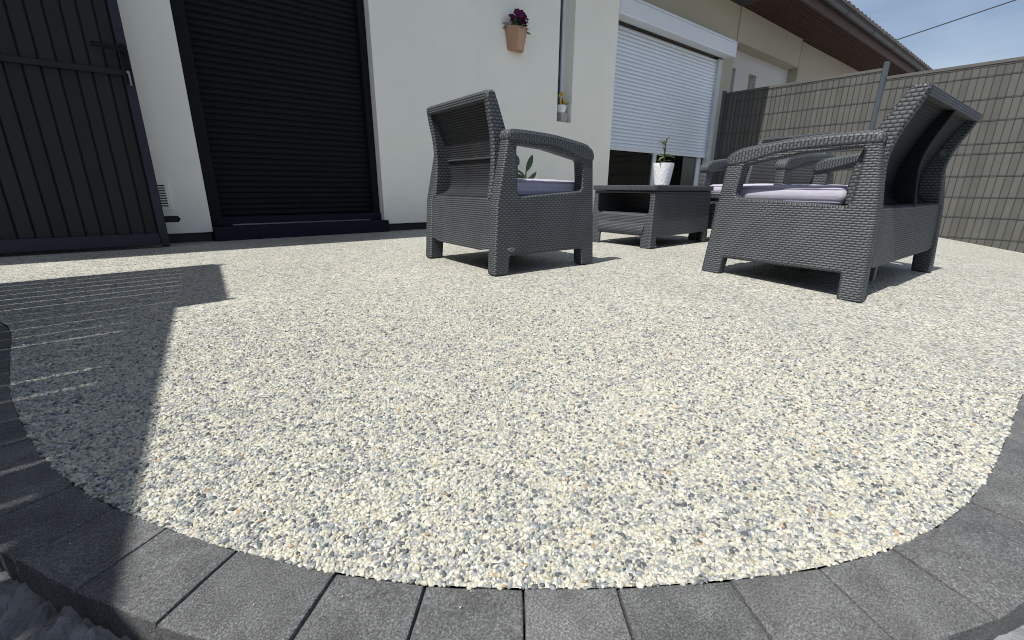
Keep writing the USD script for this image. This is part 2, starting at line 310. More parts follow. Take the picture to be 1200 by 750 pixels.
# ------------------------------------------------------------------ ground, patio, paver border
def sp(x, k=0.4): return k*np.log1p(np.exp(np.clip(x/k, -40, 40)))
def sm(x, a, b):
    t = np.clip((x-a)/(b-a), 0, 1); return t*t*(3-2*t)
def dip(X, Y):                                 # plan units: the patio drains to its far right corner
    X, Y = np.asarray(X, float), np.asarray(Y, float)
    return -0.05*sp(3.4-Y)*sm(X, 2.5, 5.0) - 0.0335*sp(X-8.5)*np.clip(1+0.30*(2.2-Y), 0, 1.8)
def gz(x, y): return float(dip(x/S, y/S))*S

curve = np.array([(-3.6, 7.0), (-2.9, 6.55), (-2.1, 6.0), (-1.45, 5.4), (-1.059, 4.885), (-.923, 4.40), (-.826, 3.765), (-.72, 3.109), (-.651, 2.804), (-.572, 2.497), (-.49, 2.234), (-.403, 1.994), (-.326, 1.837), (-.262, 1.705), (-.138, 1.497), (.01, 1.280), (.11, 1.144), (.209, 1.026), (.303, .92), (.395, .827), (.583, .668), (.779, .519), (.92, .421),
                  (1.035, .347), (1.142, .283), (1.266, .214), (1.404, .151), (1.547, .096), (1.756, .036), (2.001, -.003), (2.313, -.028), (2.685, -.036), (3.039, -.039), (3.481, -.045), (4.3, -.09), (6, -.25), (9, -.5), (14, -.7), (19.2, -.8)])
cv = arc(curve, 8)
from scipy.ndimage import gaussian_filter1d
_l = np.r_[0, np.cumsum(np.linalg.norm(np.diff(cv, axis=0), axis=1))]; _u = np.arange(0, _l[-1], 0.04)
cv = np.stack([gaussian_filter1d(np.interp(_u, _l, cv[:, k]), 3.0, mode='nearest') for k in (0, 1)], 1)
patio_poly = Polygon(np.vstack([cv, [(19.2, 10.45), (11.9, 10.45), (11.9, 9.95), (-3.4, 9.95), (-3.4, 7.2)]]).tolist()).buffer(0)
def grid_mesh(poly, step, zfun, s=S):
    x0, y0, x1, y1 = poly.bounds
    tris = []
    nx, ny = int(math.ceil((x1-x0)/step)), int(math.ceil((y1-y0)/step))
    V, Fc = [], []
    for i in range(nx):
        for j in range(ny):
            c = sbox(x0+i*step, y0+j*step, x0+(i+1)*step, y0+(j+1)*step)
            if not poly.intersects(c): continue
            q = c if poly.contains(c) else poly.intersection(c)
            for g in getattr(q, 'geoms', [q]):
                if g.geom_type != 'Polygon' or g.area < 1e-6: continue
                P = np.array(shapely.geometry.polygon.orient(g, 1.0).exterior.coords)[:-1]
                t = np.array(m3.triangulate([np.ascontiguousarray(P)]), int).reshape(-1, 3)
                b = len(V); V += P.tolist(); Fc += (t+b).tolist()
    V = np.array(V); m = trimesh.Trimesh(np.c_[V*s, zfun(V[:, 0], V[:, 1])*s], Fc, process=False)
    m.merge_vertices(); return m
pat = grid_mesh(patio_poly, 0.3, dip)
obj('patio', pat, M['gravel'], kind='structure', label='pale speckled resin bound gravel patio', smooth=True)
Vg = []
NG = 150
gx = np.r_[-700, -200, -60, -20, np.linspace(-6, -1.6, 20), np.linspace(-1.5, .9, 150), np.linspace(1, 22, 90), 40, 90, 300, 900]
gy = np.r_[-700, -200, -60, -20, np.linspace(-5, -.9, 16), np.linspace(-.8, 2.2, 170), np.linspace(2.3, 12, 50), 30, 90, 300, 900]
GX, GY = np.meshgrid(gx, gy, indexing='ij')
gl = meshkit.fbm(np.stack([GX*9, GY*9, GX*0], -1), 5, 3)
gzv = -0.115+0.05*(meshkit.fbm(np.stack([GX*3, GY*3, GX*0+4], -1), 3, 3)-0.5)+0.16*np.clip(gl-.42, -.06, .22)+.085*(meshkit.fbm(np.stack([GX*30, GY*34, GX*0], -1), 3, 9)-.5)
gzv = np.where((GX > 2.2) | (GY > 4.5), np.minimum(gzv, -0.34), gzv)
gzv = np.where((GX > 5), np.minimum(gzv, dip(np.minimum(GX, 19), np.clip(GY, -3, 10))-0.34), gzv)
G3 = np.stack([GX*S, GY*S, gzv*S], -1).reshape(-1, 3)
nyy = len(gy); ii, jj = np.meshgrid(np.arange(len(gx)-1), np.arange(nyy-1), indexing='ij'); a0 = (ii*nyy+jj).ravel()
obj('ground', (G3, np.stack([a0, a0+nyy, a0+nyy+1, a0+1], 1)), M['rubble'], kind='structure', label='rough grey rubble ground outside the paver border', smooth=True)

# pebbles: real stones near the eye, thinning out into the patio's own speckle
def pebble(seed):
    r_ = np.random.default_rng(900+seed); v = r_.normal(0, 1, (30, 3)); v /= np.linalg.norm(v, axis=1, keepdims=True)
    v *= r_.uniform(.95, 1.08, (30, 1))*np.array([1.12, r_.uniform(.75, .95), r_.uniform(.52, .68)])
    return trimesh.convex.convex_hull(v)
PI_ = UsdGeom.PointInstancer.Define(stage, '/World/pebbles')
tag(PI_.GetPrim(), 'small cream and grey pebbles set in clear resin', 'gravel', kind='stuff')
protos, weights, proto_colour = [], [], []
UsdGeom.Scope.Define(stage, '/World/pebbles/stones')
for k, (mt, w) in enumerate(zip(PEB, GW)):
    for s_ in range(3 if w > .03 else 1):
        p = usdkit.mesh(stage, f'/World/pebbles/stones/pebble_{len(protos):03d}' if protos else '/World/pebbles/stones/pebble', pebble(k*3+s_), mt, smooth=62)
        protos.append(p.GetPath()); proto_colour.append(k); weights.append(w/(3 if w > .03 else 1))
sp_ = 0.0041
xs, ys = np.meshgrid(np.arange(-0.45, 2.3, sp_), np.arange(-0.05, 2.4, sp_*0.87), indexing='ij')
xs = xs+(np.arange(xs.shape[1]) % 2)*sp_/2
xy = np.stack([xs.ravel(), ys.ravel()], 1); xy += rng.normal(0, sp_*0.22, xy.shape)
dcam = np.linalg.norm(xy, axis=1)
dv = np.abs((np.degrees(np.arctan2(xy[:, 1], xy[:, 0]))-51.35+180) % 360-180)
keep = (dv < 62)&(rng.random(len(xy)) < np.clip(1-(dcam-0.85)/0.95, 0, 1)**1.3)
xy = xy[keep]; xy = xy[shapely.contains_xy(patio_poly.buffer(0.001), xy[:, 0]/S, xy[:, 1]/S)]
ng = 36
base_ = LineString(cv*S); gA, gB = base_.project(shapely.geometry.Point(-.7*S, 3*S)), base_.project(shapely.geometry.Point(3.4*S, -.04*S))
extra = []
for _ in range(ng):
    q_ = rng.uniform(gA, gB); p0_, p1_ = np.array(base_.interpolate(q_).coords[0]), np.array(base_.interpolate(q_+.01).coords[0]); d_ = (p1_-p0_)/np.linalg.norm(p1_-p0_)
    extra.append(p0_+np.array([d_[1], -d_[0]])*rng.uniform(.002, .09)**1.0)
xy = np.vstack([xy, extra])
n = len(xy); size = np.clip(rng.lognormal(math.log(0.00262), 0.28, n), 0.0015, 0.0050)
print('pebbles', n)
size[-ng:] = rng.uniform(.0005, .0013, ng)
q = np.zeros((n, 4)); ax = rng.normal(0, 1, (n, 3)); ax[:, :2] *= 0.35; ax /= np.linalg.norm(ax, axis=1, keepdims=True); ang = rng.uniform(0, 2*np.pi, n)
q[:, 0] = np.cos(ang/2); q[:, 1:] = ax*np.sin(ang/2)[:, None]
pz = dip(xy[:, 0]/S, xy[:, 1]/S)*S-0.0001+rng.uniform(-0.0007, 0.0006, n)
pz[-ng:] += .0022
PI_.CreatePrototypesRel().SetTargets(protos)
wts = np.array(weights)/sum(weights); kind_grey = np.array([3 <= c <= 5 for c in proto_colour])
cl = 1.08*np.clip(2.2*(meshkit.noise(np.c_[xy*38, np.zeros(n)], 3)*.6+meshkit.noise(np.c_[xy*90, np.zeros(n)], 8)*.4-.5)+1, .35, 1.7)
pw_ = wts[None, :]*np.where(kind_grey[None, :], cl[:, None], 1.0); pw_ /= pw_.sum(1, keepdims=True)
PI_.CreateProtoIndicesAttr(Vt.IntArray.FromNumpy(np.minimum((np.cumsum(pw_, 1) < rng.random(n)[:, None]).sum(1), len(protos)-1).astype(np.int32)))
PI_.CreatePositionsAttr(Vt.Vec3fArray.FromNumpy(np.c_[xy, pz].astype(np.float32)))
PI_.CreateOrientationsAttr(Vt.QuathArray([Gf.Quath(float(a), float(b), float(c), float(d)) for a, b, c, d in q]))
PI_.CreateScalesAttr(Vt.Vec3fArray.FromNumpy(np.repeat(size[:, None], 3, 1).astype(np.float32)))

# pavers along the inner curve
border = thing('paver_border', 'curved border of dark grey square concrete pavers', kind='structure')
full = LineString(cv*S)
s0 = full.project(shapely.geometry.Point(.578*S, .678*S)); pitch = 0.1012
JOINTS = [(-.27, 1.716), (-.142, 1.499), (.010, 1.269), (.21, 1.02), (.386, .84), (.584, .673), (.779, .524), (1.034, .346), (1.263, .208), (1.516, .104), (1.73, .043), (1.986, .002), (2.319, -.027), (2.667, -.035)]
def paver(k, sA, sB):
    s = (sA+sB)/2
    a, b = np.array(full.interpolate(sA+0.0007).coords[0]), np.array(full.interpolate(sB-0.0007).coords[0])
    c = (a+b)/2; t = (b-a)/np.linalg.norm(b-a); o = np.array([t[1], -t[0]])      # outward
    def nrm(q):
        p0, p1 = np.array(full.interpolate(q-.035).coords[0]), np.array(full.interpolate(q+.035).coords[0]); d = (p1-p0)/np.linalg.norm(p1-p0); return np.array([d[1], -d[0]])
    oA, oB = nrm(sA), nrm(sB)
    r2 = np.random.default_rng(500+k)
    depth = 0.094+r2.uniform(-.0015, .0015); top = 0.001+r2.uniform(-.0010, .0010)
    nu, nv = 7, 7
    P = []
    for lev, ins in ((-0.075, 0.0), (top-0.0040, 0.0), (top-0.0012, 0.0011), (top, 0.0036)):
        for side in range(4):
            for i in range(nu-1):
                f = i/(nu-1)
                u, v = ((f, 0), (1, f), (1-f, 1), (0, 1-f))[side]
                P.append((u, v, lev, ins))
    per = 4*(nu-1)
    def at(u, v, ins):
        L0, L1 = (a-c)+oA*v*depth, (b-c)+oB*v*depth; W_ = np.linalg.norm(L1-L0); f = ins/W_
        return L0+(L1-L0)*(f+u*(1-2*f))+o*ins*(1-2*v)
    V = np.array([np.r_[at(u, v, ins), lev] for u, v, lev, ins in P])
    jit = (meshkit.noise(np.c_[V*70]+k*3.7, k)-.5)[:, None]*0.0022
    V[:, :2] += jit*o
    V[:, :2] += (meshkit.noise(np.c_[V*70]+k*9.7+40, k+9)-.5)[:, None]*0.0010*t
    inner = []
    for i in range(1, nu-1):
        for j in range(1, nv-1):
            inner.append(np.r_[at(i/(nu-1), j/(nv-1), .0036), top])
    V = np.vstack([V, inner]); V[:, 2] += np.where(V[:, 2] > -.02, (meshkit.noise(np.c_[V[:, :2]*45, np.full(len(V), k*2.3)], k)-.5)*0.0012, 0)
    V[:, 2] += (V[:, :2]@o)*r2.uniform(-.015, .008)
    Fc = []
    for lv in range(3):
        for i in range(per):
            i2 = (i+1) % per; Fc += [[lv*per+i, lv*per+i2, (lv+1)*per+i2], [lv*per+i, (lv+1)*per+i2, (lv+1)*per+i]]
    def gi(i, j):
        if 0 < i < nu-1 and 0 < j < nv-1: return 4*per+(i-1)*(nv-2)+(j-1)
        if j == 0: r = i
        elif i == nu-1: r = (nu-1)+j
        elif j == nv-1: r = 2*(nu-1)+(nu-1-i)
        else: r = 3*(nu-1)+(nv-1-j)
        return 3*per+r % per
    for i in range(nu-1):
        for j in range(nv-1):
            A, B, C, D = gi(i, j), gi(i+1, j), gi(i+1, j+1), gi(i, j+1); Fc += [[A, B, C], [A, C, D]]
    XY = V[:, :2]+c; m = trimesh.Trimesh(np.c_[XY, V[:, 2]+dip(XY[:, 0]/S, XY[:, 1]/S)*S-.0008], Fc, process=False)
    if m.volume < 0: m.invert()
    obj('paver', m, PAV[int(r2.integers(3))], border, smooth=35)
def dipz(c): return gz(c[0], c[1])
def wedge(s):
    p0, p1, p2 = (np.array(full.interpolate(s+d).coords[0]) for d in (-.08, 0, .08))
    d0, d1 = p1-p0, p2-p1; turn = math.atan2(d0[0]*d1[1]-d0[1]*d1[0], d0@d1)
    return float(np.clip(turn/.08*.094, 0, .6))
k = 0
s = s0+pitch*0.5
lo, hi = full.project(shapely.geometry.Point(-2.9*S, 6.5*S)), full.project(shapely.geometry.Point(14*S, -.7*S))
js = [full.project(shapely.geometry.Point(x*S, y*S)) for x, y in JOINTS]
while js[0] > lo: js.insert(0, js[0]-pitch*1.06)
while js[-1] < hi: js.append(js[-1]+pitch*1.2)
for k in range(len(js)-1): paver(k, js[k], js[k+1])

# ------------------------------------------------------------------ the house
house = thing('house', 'pale rendered house with roller shutters and tiled eave', 'house')
def wall_xz(rect, holes, y0, y1, mat, name='wall', label=None):
    P = sbox(*rect)
    for h in holes: P = P.difference(sbox(*h))
    P = shapely.geometry.polygon.orient(P, 1.0)
    ms = []
    for g in getattr(P, 'geoms', [P]):
        m = trimesh.creation.extrude_polygon(g, y1-y0, engine='earcut')      # a, b, w
        v = m.vertices; ms.append(trimesh.Trimesh(np.c_[v[:, 0], y1-v[:, 2], v[:, 1]]*S, m.faces, process=False))
    m = cat_(ms)
    if m.volume < 0: m.invert()
    return obj(name, m, mat, house, label)
ZS = 8.1
DX0, DX1 = 0.79, 4.13
# main front wall: door and slit window
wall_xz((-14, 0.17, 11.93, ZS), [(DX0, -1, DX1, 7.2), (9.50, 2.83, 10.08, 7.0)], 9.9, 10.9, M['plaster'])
obj('plinth', cat_([hb(-14, DX0-.02, 9.96, 10.85, -0.3, 0.169), hb(DX1+.02, 11.9, 9.96, 10.85, -0.3, 0.169)]), M['plinth'], house)
# door: sill, side rails, slats
door = thing('door', parent=house)
tag(door, 'closed black roller shutter over the doorway')
obj('sill', cat_([cbox(DX0*S+.004, (DX1+.06)*S, 9.80*S, 10.6*S, -.02, 0.26*S, .004), hb(DX0+.02, DX1-.02, 10.05, 10.6, 0.261, 0.42)]), M['sill'], door)
obj('threshold', hb(DX0+.35, DX1-.3, 10.02, 10.12, 0.262, 0.285), M['steel'], door)
obj('rail', cbox(DX0*S+.002, (DX0+.20)*S, 10.02*S, 10.5*S, .27*S, 7.2*S), M['black'], door)
obj('rail', cbox((DX1-.15)*S, DX1*S-.002, 10.12*S, 10.5*S, .27*S, 7.2*S), M['black'], door)
SL = 0.108
def slat_mesh(x0, x1, z, h, y, depth, nn=5):
    t = np.linspace(0, 1, nn); yy_ = y-depth*np.sin(np.pi*t)**.7; zz_ = z+h*(.02+.93*t)
    prof = np.r_[np.c_[yy_, zz_], [[y+depth*.6, z+h*.95], [y+depth*.6, z+h*.02]]]
    g = Polygon(prof)
    m = trimesh.creation.extrude_polygon(g, x1-x0, engine='earcut'); v = m.vertices
    m = trimesh.Trimesh(np.c_[x0+v[:, 2], v[:, 0], v[:, 1]], m.faces, process=False)
    if m.volume < 0: m.invert()
    return m
for i in range(int((7.2-.42)/SL)):
    z = .43+i*SL
    obj('slat', slat_mesh((DX0+.17)*S, (DX1-.13)*S, z*S, SL*S, 10.32*S, .010), M['black'], door, smooth=40)
obj('interior', hb(DX0-.1, DX1+.1, 10.70, 10.78, -.1, 7.3), M['interior'], door)
# slit window
win = thing('window', parent=house)
obj('frame', cat_([hb(9.46, 9.58, 10.27, 10.37, 2.83, 7.0), hb(9.985, 10.12, 10.27, 10.37, 2.83, 7.0), hb(9.58, 9.985, 10.28, 10.36, 2.83, 2.93)]), M['white_metal'], win)
obj('pane', hb(9.58, 9.985, 10.31, 10.325, 2.93, 7.0), M['glass'], win)
t = np.linspace(9.44, 10.14, 40)
cz = np.array([2.7, 7.0])
def curtain(x0, x1, z0, z1, y, waves, amp, n=80):
    xs_ = np.linspace(x0, x1, n); ys_ = y+amp*np.sin(np.linspace(0, waves*2*np.pi, n))+amp*.5*np.sin(np.linspace(1, waves*1.37*2*np.pi, n))
    V = np.r_[np.c_[xs_, ys_, np.full(n, z0)], np.c_[xs_, ys_, np.full(n, z1)]]*S
    Fc = [[i, i+1, n+i+1, n+i] for i in range(n-1)]
    return (V, np.array(Fc))
obj('curtain', curtain(9.44, 10.14, 2.8, 7.0, 10.50, 5, .03), M['rail'], win, smooth=True)
# recessed wall with the white shutter
SX0, SX1, SZ1 = 12.3, 19.05, 6.10
wall_xz((11.93, -0.6, 20.1, ZS), [(SX0-.2, -0.2, SX1, SZ1)], 10.40, 11.2, M['cream'])
obj('wall_return', hb(11.5, 11.926, 10.401, 10.9, -.3, ZS-.01), M['plaster'], house)
shut = thing('roller_shutter', parent=house); tag(shut, 'white roller shutter lowered three quarters over the wide window')
obj('shutter_box', cat_([cbox(12.0*S, 19.33*S, 9.93*S, 10.395*S, 6.06*S, 6.62*S, .012)]), M['white_metal'], shut)
obj('box_seam', hb(12.02, 19.31, 9.925, 9.94, 6.50, 6.53), M['rail'], shut)
obj('gap', hb(12.0, 19.05, 10.36, 10.398, 6.02, 6.058), M['plinth'], shut)
n_s = 31; z0s = 2.40; hs = (6.02-z0s)/n_s
for i in range(n_s):
    obj('slat', slat_mesh(SX0*S, (SX1-.12)*S, (z0s+i*hs)*S, hs*S, 10.50*S, .009), M['white_slat'], shut, smooth=40)
obj('bottom_bar', cbox(SX0*S, (SX1-.12)*S, 10.44*S, 10.52*S, 2.27*S, 2.395*S, .004), M['white_metal'], shut)
obj('guide_rail', cbox((SX1-.17)*S, SX1*S+.05, 10.37*S, 10.55*S, -.1*S, 6.02*S, .004), M['rail'], shut)
obj('guide_rail', cbox((SX0-.1)*S, (SX0+.08)*S, 10.43*S, 10.55*S, -.1*S, 6.02*S, .004), M['rail'], shut)
sw = thing('window', parent=house); tag(sw, 'dark sliding window below the white shutter')
obj('frame', cat_([hb(15.36, 15.56, 10.60, 10.70, -.1, 2.9), hb(12.2, SX1, 10.60, 10.70, -.12, .12), hb(18.55, 18.85, 10.60, 10.70, .12, 2.9)]), M['white_metal'], sw)
obj('pane', hb(12.2, 15.36, 10.64, 10.655, .12, 2.9), M['glass'], sw)
obj('pane', hb(15.56, 18.55, 10.64, 10.655, .12, 2.9), M['glass'], sw)
obj('curtain', curtain(12.2, SX1, .0, 2.95, 10.92, 17, .06, 240), M['curtain'], sw, smooth=True)
obj('interior', cat_([hb(11.9, 19.4, 11.15, 11.2, -.2, 6.5), hb(SX0-.19, SX1, 10.62, 10.66, 2.92, 6.08)]), M['interior'], sw)
# farther wing: beam, recessed white wall with small openings, pier
wall_xz((20.1, -1, 27.0, ZS), [(20.95, 5.15, 21.45, 6.15), (22.75, 5.45, 23.5, 6.15)], 10.95, 11.3, M['white_wall'])
obj('opening_back', hb(20.8, 23.7, 11.24, 11.28, 5.0, 6.3), M['cream'], house)
obj('beam', hb(20.103, 26.5, 10.36, 10.949, 6.86, ZS-.005), M['cream'], house)
wall_xz((26.9, -1, 75, ZS), [], 10.50, 11.4, M['cream'])
obj('wall_return', hb(20.103, 20.6, 10.952, 11.2, -1, 6.5), M['cream'], house)
# soffits, fascia, gutter, tiles
obj('soffit', hb(-14, 20.1, 8.62, 10.95, ZS+.002, ZS+.06), M['soffit_dark'], house)
yb = np.linspace(8.62, 11.35, 19)
for i in range(18):
    obj('soffit_board', hb(20.105, 75, yb[i]+.012, yb[i+1]-.012, ZS+.003+.004*(i % 2), ZS+.05), M['soffit'] if i % 2 else M['soffit_b'], house)
obj('soffit_backing', hb(20.1, 75, 8.62, 11.4, ZS+.052, ZS+.09), M['soffit_dark'], house)
obj('fascia', cbox(-14*S, 75*S, 8.50*S, 8.615*S, (ZS-.05)*S, (ZS+.36)*S, .006), M['fascia'], house)
tg = np.linspace(math.pi, 2*math.pi, 9)
gp = [(8.30+.16*math.cos(a), ZS+.42+.19*math.sin(a)) for a in tg]; gin = [(8.30+.145*math.cos(a), ZS+.42+.175*math.sin(a)) for a in tg[::-1]]
gm = trimesh.creation.extrude_polygon(Polygon(gp+gin).buffer(0), 89, engine='earcut'); v = gm.vertices
gm = trimesh.Trimesh(np.c_[v[:, 2]-14, v[:, 0], v[:, 1]]*S, gm.faces, process=False)
if gm.volume < 0: gm.invert()
obj('gutter', gm, M['zinc'], house, smooth=40)
for i in range(22):
    xg = -10+i*3.9
    gp2 = [(8.30+.17*math.cos(a), ZS+.42+.20*math.sin(a)) for a in tg]; m = trimesh.creation.extrude_polygon(Polygon(gp2+gin).buffer(0), .08, engine='earcut'); v = m.vertices
    m = trimesh.Trimesh(np.c_[v[:, 2]+xg, v[:, 0], v[:, 1]]*S, m.faces, process=False)
    if m.volume < 0: m.invert()
    obj('gutter_joint', m, M['soffit_dark'], house)
per = 0.58; nx_ = int(89/per*10)
xs_ = np.linspace(-14, 75, nx_); wv = .075*np.abs(np.sin(np.pi*(xs_+14)/per))**.8
rows = []
for yv, zv in ((8.02, ZS+.36), (8.02, ZS+.46), (14, ZS+.46+5.98*math.tan(math.radians(17)))):
    rows.append(np.c_[xs_, np.full(nx_, yv), zv+wv*(0.0 if zv < ZS+.4 else 1)])
V = np.vstack(rows)*S
Fc = [[r*nx_+i, r*nx_+i+1, (r+1)*nx_+i+1, (r+1)*nx_+i] for r in range(2) for i in range(nx_-1)]
rf = obj('roof', (V, np.array(Fc)), M['tile'], house, smooth=40)
obj('eave_board', hb(-14, 75, 8.06, 8.50, ZS+.34, ZS+.40), M['zinc'], house)
# vent in the wall by the gate
vent = thing('vent', parent=house)
obj('vent_plate', cbox(.02*S, .275*S, 9.88*S, 9.9*S, .58*S, 1.05*S, .002), M['plaster'], vent)
for i in range(9): obj('louvre', hb(.08, .215, 9.872, 9.879, .64+i*.042, .66+i*.042), M['plinth'], vent)

# ------------------------------------------------------------------ gate at the left of the house wall
gate = thing('board_gate', 'black metal gate of wide vertical boards beside the house door', 'gate')
GYF = 9.40
bx = [-.01, -.17, -.35, -.52, -.70, -.88, -1.06, -1.24, -1.42]
while bx[-1] > -5.2: bx.append(bx[-1]-.18)
for i in range(len(bx)-1):
    a, b = bx[i+1]+.011, bx[i]-.011
    obj('board', cbox(a*S, b*S, GYF*S, (GYF+.05)*S, .20*S, 4.7*S, .003), M['gate_board'] if i % 3 else M['gate_board_b'], gate)
obj('backing', hb(-5.2, 0, GYF+.06, GYF+.08, .15, 4.7), M['plinth'], gate)
obj('cross_rail', cbox(-5.2*S, 0, (GYF-.045)*S, (GYF-.002)*S, 2.56*S, 2.64*S, .003), M['gate_board_b'], gate)
obj('bottom_rail', cbox(-5.2*S, .0, (GYF-.10)*S, (GYF+.06)*S, .05*S, .24*S, .005), M['gate_frame'], gate)
obj('stile', cbox(.0, .115*S, (GYF-.06)*S, (GYF+.12)*S, .02*S, 4.8*S, .004), M['gate_frame'], gate)
if False: obj('gate_post', cbox(.118*S, .20*S, (GYF+.02)*S, (GYF+.2)*S, -.1*S, 4.8*S, .004), M['black'], gate)
hd = tube(arc([(.05*S, (GYF-.07)*S, 2.88*S), (.05*S, (GYF-.16)*S, 2.88*S), (-.0*S, (GYF-.19)*S, 2.885*S), (-.14*S, (GYF-.19)*S, 2.90*S), (-.29*S, (GYF-.18)*S, 2.91*S)], 4), .0125, 8)
obj('handle', cat_([hd, cbox(.015*S, .105*S, (GYF-.085)*S, (GYF-.061)*S, 2.45*S, 2.98*S, .003)]), M['black'], gate)
lk = trimesh.creation.cylinder(.0085, .02, sections=16); lk.apply_transform(trimesh.transformations.rotation_matrix(math.pi/2, [1, 0, 0])); lk.apply_translation([.06*S, (GYF-.09)*S, 2.60*S])
obj('lock_cylinder', cat_([lk, box(.06*S-.002, .06*S+.008, (GYF-.13)*S, (GYF-.10)*S, 2.42*S, 2.60*S)]), M['steel'], gate)
st = rounded(Polygon([(.10, .40), (.30, .40), (.335, .45), (.30, .50), (.10, .50)]), .02)
stm, stu = rprism(Polygon(np.array(st.exterior.coords)*S), (GYF-.02)*S, (GYF+.06)*S, lambda a, b, w: np.c_[a, w, b], .002)
obj('gate_stop', stm, M['black'], gate)

# ------------------------------------------------------------------ slatted fence beyond the left edge (its shadow lies on the patio)
sf = thing('board_fence', 'dark vertical board fence beyond the left edge casting the striped shadow', 'fence')
def fx(Y): return -2.6+.073*(Y-4.67)
ca, sa = 1.0, 0.06
def fbox(y0, y1, z0, z1, t0=0.0, t1=.04):
    m = hb(t0, t1, y0, y1, z0, z1); v = m.vertices.copy(); v[:, 0] += fx(v[:, 1]/S)*S; return trimesh.Trimesh(v, m.faces, process=False)
HL, HH = 4.40, 5.08
Y = -2.6
r3 = np.random.default_rng(77)
while Y < 6.60:
    w = .26+r3.uniform(-.012, .012)
    top = (HH if Y > 4.40 else HL)
    gp_ = r3.choice([.003, .006, .009, .0105])
    obj('board', fbox(Y+.002, Y+w-gp_, -.15, top-.02), M['gate_board'] if r3.random() < .6 else M['gate_board_b'], sf)
    Y += w
obj('top_rail', fbox(-2.6, 4.60, HL-.43, HL, .045, .09), M['gate_frame'], sf)
obj('top_rail', fbox(4.48, 6.62, HH-.60, HH, .045, .09), M['gate_frame'], sf)
obj('bottom_rail', fbox(-2.6, 6.62, .1, .3, .045, .09), M['gate_frame'], sf)
obj('fence_post', fbox(4.42, 4.48, -.3, HH+.08, -.02, .09), M['gate_frame'], sf)
obj('fence_post', fbox(6.62, 6.68, -.3, HH+.08, -.02, .09), M['gate_frame'], sf)

# ------------------------------------------------------------------ mesh fence with screening slats on the right
mf = thing('mesh_fence', 'dark wire mesh fence filled with taupe privacy slats', 'fence')
FD = 18.67
wires = [4.30, 4.04, 3.46, 2.89, 2.29, 2.02, 1.415, .83, .264, -.32]
def panel(y0, y1, dz, ztop, last):
    pitch_ = .162; n_ = int(round((y1-y0)/pitch_)); p_ = (y1-y0)/n_
    for i in range(n_):
        a, b = y0+i*p_, y0+(i+1)*p_
        tz = ztop+r3.uniform(-.008, .008)
        obj('screen_slat', hb(FD+r3.uniform(-.003, .003), FD+.03, a+.0015, b-.0015, -1.0, tz), M['slat_taupe'] if r3.random() < .6 else M['slat_taupe_b'], mf)
        obj('vertical_wire', hb(FD-.013, FD-.0045, a-.0085, a+.0085, -.75, ztop-.11), M['wire'], mf)
    for z in wires:
        obj('cross_wire', hb(FD-.0185, FD-.0125, y0, y1, z+dz-.006, z+dz+.006), M['wire'], mf)
    obj('top_cap', hb(FD-.012, FD+.042, y0, y1, ztop-.06, ztop+.02), M['slat_taupe'], mf)
panel(4.82, 9.80, .26, 4.65, False)
panel(-3.2, 4.66, 0, 4.39, True)
for y_, zt in ((9.84, 4.74), (4.74, 4.82), (-3.28, 4.6)):
    obj('fence_post', cbox((FD-.10)*S, (FD+.06)*S, (y_-.06)*S, (y_+.06)*S, -1.2*S, zt*S, .004), M['post'], mf)

